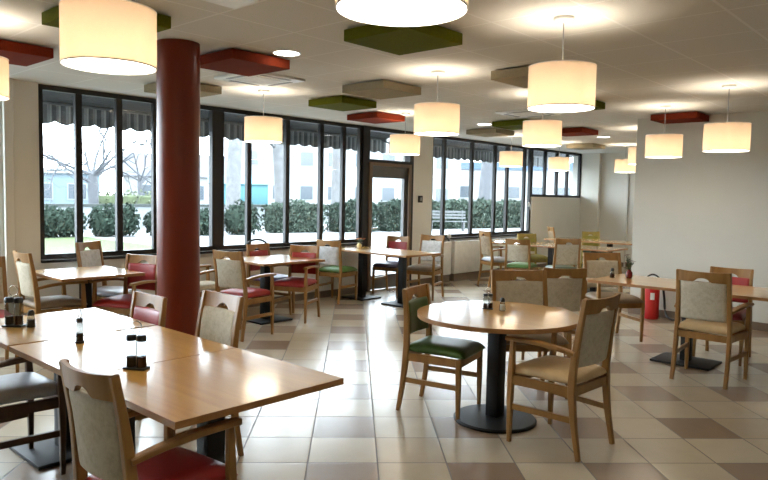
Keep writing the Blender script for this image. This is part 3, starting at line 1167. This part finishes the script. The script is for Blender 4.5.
def slim_cruet(label, x, y, z=TZ):
    t = thing('oil_bottle', label, 'bottle', (x, y, z))
    t.scale = (.86, .86, .86)
    b = BM(); lathe(b, [(.026, 0), (.028, .004), (.028, .012), (.02, .014)], n=24); obj('tray', b, 'black_plastic', t, 40)
    b = BM(); lathe(b, [(.021, .014), (.023, .02), (.022, .115), (.017, .128)], n=24); obj('jar', b, 'bottle_glass', t, 40)
    b = BM(); lathe(b, [(.020, .016), (.020, .058)], n=24); obj('contents', b, 'pepper', t, 40)
    b = BM(); lathe(b, [(.019, .128), (.020, .148), (.012, .154)], n=24); obj('cap', b, 'black_plastic', t, 40)
    b = BM()
    tube(b, [(0, .026 * math.sin(a), .180 - .026 * math.cos(a)) for a in [2 * PI * i / 24 for i in range(25)]], .0025, 8)
    obj('carry_loop', b, 'chrome', t, 40)
    return t


twin_cruet('large twin bottle cruet set with wire loop on the second foreground table', 1.45, 2.815, s=.87, rz=.55)
slim_cruet('small single cruet with wire loop standing near the table joint', 1.49, 3.50)
twin_cruet('wide jar set on the third foreground table, at the left photo edge', 1.40, 4.17, s=.95, rz=.7)
shaker('small shaker with black knob beside the wide jar set', 1.46, 4.08, s=1.15, fillm='pepper')
twin_cruet('little cruet set in the middle of the round table', 4.04, 2.66, s=.62, rz=.5)
shaker('white salt shaker beside the cruet on the round table', 4.06, 2.55, s=1.05)
shaker('white shaker on the left end of the long right table', 6.66, 2.88, s=1.15, fillm='vinegar')


def vase(label, x, y, z, petal, h=.11, flowers=7, spread=.06, stem=.16, body='white_plastic', s=1.0):
    t = thing('flower_vase', label, 'vase', (x, y, z))
    t.scale = (s, s, s)
    b = BM(); lathe(b, [(.026, 0), (.036, .02), (.034, .06), (.018, h - .01), (.022, h)], n=24); obj('vase_body', b, body, t, 40)
    rnd = random.Random(label)
    st = BM(); lf = BM(); fl = BM()
    for i in range(flowers):
        a = rnd.uniform(0, 2 * PI); r = spread * math.sqrt(rnd.random()); zz = h + stem * rnd.uniform(.35, 1)
        p = Vector((r * math.cos(a), r * math.sin(a), zz))
        tube(st, [(0, 0, h - .02), (p.x * .5, p.y * .5, h + .4 * (zz - h)), p], .0022, 5)
        for j in range(6):
            c = 2 * PI * j / 6
            v = [p, p + Vector((.018 * math.cos(c - .4), .018 * math.sin(c - .4), .006)), p + Vector((.028 * math.cos(c), .028 * math.sin(c), .004)), p + Vector((.018 * math.cos(c + .4), .018 * math.sin(c + .4), .006))]
            fl.faces.new([fl.verts.new(w) for w in v])
        m = p * .6 + Vector((0, 0, h * .4))
        for sg in (-1, 1):
            v = [m, m + Vector((.02 * sg, .012, .012)), m + Vector((.045 * sg, 0, .02)), m + Vector((.02 * sg, -.012, .012))]
            lf.faces.new([lf.verts.new(w) for w in v])
    obj('stems', st, 'leaf_dark', t); obj('leaves', lf, 'leaf_dark', t); obj('petals', fl, petal, t)


vase('small flower vase on the table beside the door', 7.25, 7.12, TZ, 'petal_orange', .07, 9, .08, .09, 'petal_cream')
vase('burgundy vase with dark artificial flower on the long right table', 6.77, 2.75, TZ, 'burgundy_glaze', .09, 8, .045, .15, 'burgundy_glaze')
shaker('tiny shaker set on the far tables', 10.6, 5.45, s=1.3, fillm='vinegar')

# ------------------------------------------------------------------ outside
GZ = -.02
b = BM(); box(b, -60, 140, YW + T, 160, GZ - .3, GZ)
struct('ground', b, 'paving')
b = BM(); box(b, 1.5, 9.6, 11.5, 22.0, GZ, GZ + .03)
tag(obj('lawn', b, 'lawn'), 'pale green lawn outside the left windows', 'lawn', kind='stuff')


def awning(label, x0, x1):
    a = thing('awning', label, 'awning', ((x0 + x1) / 2, YW + T, 0), 0, 'striped awnings over the windows')
    h = (x1 - x0) / 2
    b = BM()
    ring_loft(b, [[(x, 0, 2.86), (x, .80, 2.60), (x, .80, 2.612), (x, 0, 2.88)] for x in (-h, h)])
    obj('canopy', b, 'awning_dark', a)
    b = BM(); box(b, -h, h, .78, .83, 2.565, 2.60, .008); obj('front_bar', b, 'bench_white', a)
    b = BM()
    n = int((x1 - x0) / .03)
    fr, bk = [], []
    for i in range(n + 1):
        x = -h + 2 * h * i / n
        z = 2.372 - .04 * abs(math.sin(PI * x / .24)) + .0
        yy = .815 + .012 * math.sin(x * 26)
        fr.append((b.verts.new((x, yy, 2.57)), b.verts.new((x, yy, z))))
        bk.append((b.verts.new((x, yy + .004, 2.57)), b.verts.new((x, yy + .004, z))))
    for i in range(n):
        b.faces.new((fr[i][0], fr[i][1], fr[i + 1][1], fr[i + 1][0])); b.faces.new((bk[i][0], bk[i + 1][0], bk[i + 1][1], bk[i][1]))
        b.faces.new((fr[i][1], bk[i][1], bk[i + 1][1], fr[i + 1][1])); b.faces.new((fr[i][0], fr[i + 1][0], bk[i + 1][0], bk[i][0]))
    obj('valance', b, 'awning_stripes', a)
    for s in (-1, 1):
        b = BM(); tube(b, [(s * (h - .15), 0, 2.30), (s * (h - .15), .80, 2.58)], .014, 8); obj('arm', b, 'bench_white', a)


awning('grey striped awning with scalloped valance over the left windows', 2.2, 9.3)
awning('grey striped awning with scalloped valance over the second windows', 9.4, 16.4)


def leafball(bm, c, rx, ry, rz, n, rnd, leaf):
    for i in range(n):
        u = rnd.uniform(-1, 1); a = rnd.uniform(0, 2 * PI); q = math.sqrt(1 - u * u)
        s = rnd.uniform(.78, 1.16)
        p = Vector((c[0] + rx * s * q * math.cos(a), c[1] + ry * s * q * math.sin(a), max(GZ + .02, c[2] + rz * s * u)))
        nrm = Vector((rnd.gauss(0, 1), rnd.gauss(0, 1), rnd.gauss(0, 1))).normalized()
        t = nrm.orthogonal().normalized(); w = nrm.cross(t)
        L = leaf * rnd.uniform(.6, 1.3)
        bm.faces.new([bm.verts.new(p + d) for d in (t * L, w * L * .5, -t * L, -w * L * .5)])


def bush(label, x, y, rx, ry, h, m='bush_leaf', n=1500, lobes=5, leaf=.085):
    o = thing('bush', label, 'bush', (x, y, GZ), 0, 'evergreen bushes outside the windows')
    rnd = random.Random(label)
    f = BM(); core = BM()
    for i in range(lobes):
        fx = (i - (lobes - 1) / 2) / max(1, lobes) * 1.6 * rx
        rr = rx / max(1, lobes) * 1.5
        hh = h * rnd.uniform(.85, 1.05)
        leafball(f, (fx, rnd.uniform(-.1, .1), hh * .52), rr, ry, hh * .5, n // lobes, rnd, leaf)
        bmesh.ops.create_uvsphere(core, u_segments=14, v_segments=10, radius=1,
                                  matrix=Matrix.Translation((fx, 0, hh * .5)) @ Matrix.Diagonal((rr * .80, ry * .80, hh * .44, 1)))
    obj('leaves', f, m, o)
    obj('branch_core', core, 'bush_leaf', o, 80)


# camera-side line through each bush gives its width across the view; bushes stand 12-20 m away
def across(x, y, w):
    return x, y


bush('dark evergreen bush left of the first window bar', 8.9, 22.65, .95, .6, .98)
bush('dark evergreen bush behind the second left window pane', 10.7, 22.3, .78, .6, 1.0)
bush('evergreen bush peeping out left of the red column', 12.4, 21.9, .70, .6, 1.0)
bush('evergreen bush just right of the red column', 13.65, 21.4, .5, .6, .95)
bush('evergreen bush behind the wide window post', 15.0, 21.0, .55, .6, 1.15)


def hedge(label, x0, y0, x1, y1, dep, h, m, n, leaf=.085):
    L = math.hypot(x1 - x0, y1 - y0)
    o = thing('clipped_hedge', label, 'hedge', ((x0 + x1) / 2, (y0 + y1) / 2, GZ), math.atan2(y1 - y0, x1 - x0), 'clipped hedges outside the windows')
    rnd = random.Random(label)
    f = BM()
    hl, hd = L / 2, dep / 2
    for i in range(n):
        k = rnd.random()
        x, y, z = rnd.uniform(-hl, hl), rnd.uniform(-hd, hd), rnd.uniform(.03, h)
        if k < .55:
            y = -hd
        elif k < .70:
            y = hd
        elif k < .92:
            z = h
        else:
            x = rnd.choice((-hl, hl))
        wob = .07 * math.sin(x * 3.1 + 1) + .05 * math.sin(x * 7.3)
        p = Vector((x + rnd.gauss(0, .05), y + rnd.gauss(0, .06) + wob * .6, max(.03, z * (1 + wob * .9) + rnd.gauss(0, .04))))
        nr = Vector((rnd.gauss(0, 1), rnd.gauss(0, 1), rnd.gauss(0, 1))).normalized()
        t_ = nr.orthogonal().normalized(); w = nr.cross(t_)
        l_ = leaf * rnd.uniform(.6, 1.3)
        f.faces.new([f.verts.new(p + d_) for d_ in (t_ * l_, w * l_ * .5, -t_ * l_, -w * l_ * .5)])
    obj('leaves', f, m, o)
    c = BM(); box(c, -hl + .08, hl - .08, -hd + .08, hd - .08, 0, h - .08, .12, 3)
    obj('branch_core', c, 'bush_leaf', o, 60)


hedge('pale clipped hedge in the middle windows, left piece', 16.6, 21.6, 18.9, 20.9, .9, 1.12, 'bush_leaf_pale', 2200)
hedge('clipped hedge in the middle windows, nearest the door', 19.3, 20.7, 21.3, 20.1, .9, 1.18, 'bush_leaf', 2000)
hedge('clipped hedge behind the glass door', 21.7, 20.0, 23.5, 19.65, .9, 1.22, 'bush_leaf', 2400)
hedge('long clipped hedge behind the second windows', 25.3, 20.5, 32.4, 18.7, .9, 1.30, 'bush_leaf_pale', 5200, .1)

t = thing('garden_wall', 'low white garden wall with dark coping outside the left windows', 'wall', (20, 26.5, GZ))
b = BM(); box(b, -20, 9, -.1, .1, 0, .92); obj('wall_body', b, 'garden_wall_white', t)
b = BM(); box(b, -20, 9, -.16, .16, .92, 1.02); obj('coping', b, 'garden_wall_cap', t)
t = thing('garden_hedge', 'yellow green hedge beyond the garden wall, left of the column', 'hedge', (15.4, 29.8, GZ))
f = BM(); rnd = random.Random(5)
for i in range(6):
    leafball(f, (-1.6 + .65 * i, 0, .75), .6, .5, .78, 220, rnd, .10)
obj('leaves', f, 'hedge_yellow', t)
f = BM(); box(f, -2.0, 2.0, -.4, .4, 0, 1.35, .08); obj('branch_core', f, 'hedge_yellow', t)


def tree(label, x, y, h, r, lean=0.0, depth=5, m='bark_grey', fork=.35, seed=1, spread=.6, nb=5):
    rnd = random.Random(seed)
    t = thing('bare_tree', label, 'tree', (x, y, GZ), 0, 'bare winter trees outside')
    b = BM()
    tips = []
    hh = h * fork
    tube(b, catmull([(0, 0, 0), (lean * .3, 0, hh * .5), (lean, 0.05, hh)], 4), [r * 1.25] + [r] * 7 + [r * .7], 9)
    obj('trunk', b, m, t, 60)
    b = BM()

    def grow(p, d, L, rr, n):
        q = p + d * L * .5 + Vector((rnd.gauss(0, .05), rnd.gauss(0, .05), .02)) * L
        e = p + d * L + Vector((0, 0, .05)) * L
        tube(b, [p, q, e], [rr, rr * .8, rr * .6], 5 if n > 2 else 4)
        if n == 0:
            return
        for i in range(3 if n > 1 else 2):
            nd = (d + Vector((rnd.gauss(0, spread), rnd.gauss(0, spread), rnd.gauss(.05, spread * .8)))).normalized()
            grow(q.lerp(e, rnd.random()), nd, L * rnd.uniform(.6, .82), rr * .50, n - 1)
    for i in range(nb):
        a = 2 * PI * (i * 1.62 + rnd.random()) / 4
        grow(Vector((lean, .05, hh * rnd.uniform(.8, 1))), Vector((math.cos(a) * .75, math.sin(a) * .75, rnd.uniform(.25, 1.1))).normalized(), h * rnd.uniform(.2, .3), r * .36, depth)
    obj('branches', b, m, t)


tree('spreading bare tree filling the first two window panes', 13.0, 29.0, 7.5, .21, 0, 5, 'bark_grey', .30, 3, .62, 8)
tree('bare tree behind the third window pane, beyond the garden wall', 18.3, 35.0, 6.5, .14, 0, 4, 'bark_grey', .35, 4)
tree('pale plane tree trunk just right of the wide window post', 16.0, 23.0, 8.0, .30, .2, 3, 'bark_pale', .55, 5)
tree('pale plane tree trunk behind the pane right of the pendant', 19.6, 24.3, 7.0, .30, -.2, 3, 'bark_pale', .6, 6)
tree('pale plane tree trunk behind the middle windows', 22.6, 23.8, 8.0, .28, .15, 3, 'bark_pale', .55, 7)
tree('thick leaning tree trunk behind the second windows', 34.0, 22.9, 8.0, .42, .7, 3, 'bark_grey', .6, 8)


def house(label, x, y, w, d, h, wallm, roofm, roofh, wins, rz=0.0, flat=False):
    t = thing('house', label, 'building', (x, y, GZ), rz, 'pale buildings across the street')
    b = BM(); box(b, -w / 2, w / 2, 0, d, 0, h); obj('wall', b, wallm, t)
    b = BM()
    if flat:
        box(b, -w / 2 - .2, w / 2 + .2, -.2, d + .2, h, h + roofh)
    else:
        o = .35
        ring_loft(b, [[(xx, -o, h), (xx, d + o, h), (xx, d / 2, h + roofh)] for xx in (-w / 2 - o, w / 2 + o)])
    obj('roof', b, roofm, t)
    for (wx, wz, ww, wh) in wins:
        b = BM(); box(b, wx - ww / 2, wx + ww / 2, -.05, .05, wz, wz + wh); fr = obj('window', b, 'garden_wall_white', t)
        b = BM(); box(b, wx - ww / 2 + .08, wx + ww / 2 - .08, -.07, -.04, wz + .08, wz + wh - .08); obj('pane', b, 'house_window', fr)


house('low bluish building behind the bare tree at far left', 16.5, 45.0, 7.5, 6, 2.6, 'house_wall_blue', 'house_wall', .3, [(-2.2, .9, 1.2, 1.1), (0.4, .9, 1.2, 1.1), (2.4, .9, 1.2, 1.1)], -.4, True)
house('white house with grey pitched roof left of the column', 27.2, 46.5, 7.5, 7, 2.7, 'house_wall', 'house_roof', 1.9, [(-2, .9, 1.1, 1.2), (1.6, .9, 1.1, 1.2)], -.5)
house('long pale building behind the middle windows', 45.0, 46.0, 22, 9, 7.2, 'house_wall', 'house_roof', .4,
      [(-9 + 2.6 * i, z, 1.3, 1.4) for i in range(8) for z in (1.0, 4.2)], -.75, True)
house('pale building with blue roof edge behind the second windows', 72.0, 43.0, 26, 9, 5.0, 'house_wall', 'roof_blue', .9, [(-10 + 3 * i, 1.5, 1.6, 1.5) for i in range(7)], -1.0, True)
t = thing('container', 'turquoise sheeted container behind the pane right of the wide window post', 'container', (22.0, 31.0, GZ), -.6)
b = BM(); box(b, -1.6, 1.6, 0, 1.8, .15, 2.1, .06); obj('body', b, 'turquoise', t, 40)
b = BM(); ring_loft(b, [[(xx, -.1, 2.05), (xx, 1.9, 2.05), (xx, .9, 2.55)] for xx in (-1.7, 1.7)]); obj('sheet_cover', b, 'turquoise', t)
b = BM()
for xx in (-1.3, 1.3):
    box(b, xx - .1, xx + .1, .1, 1.7, 0, .15)
obj('skids', b, 'garden_wall_cap', t)

t = thing('garden_bench', 'white slatted bench outside the left pane of the second windows', 'bench', (24.9, 18.75, GZ), -.75)
b = BM()
for i in range(4):
    box(b, -.9, .9, -.22 + .12 * i, -.13 + .12 * i, .42, .45)
obj('seat', b, 'bench_white', t)
b = BM()
for i in range(3):
    box(b, -.9, .9, .25 + .03 * i, .28 + .03 * i, .55 + .14 * i, .64 + .14 * i)
obj('backrest', b, 'bench_white', t)
for xx in (-.75, .75):
    b = BM(); box(b, xx - .03, xx + .03, -.2, .26, 0, .42); obj('leg', b, 'bench_white', t)
    b = BM(); box(b, xx - .025, xx + .025, .26, .32, .42, .95); obj('back_post', b, 'bench_white', t)
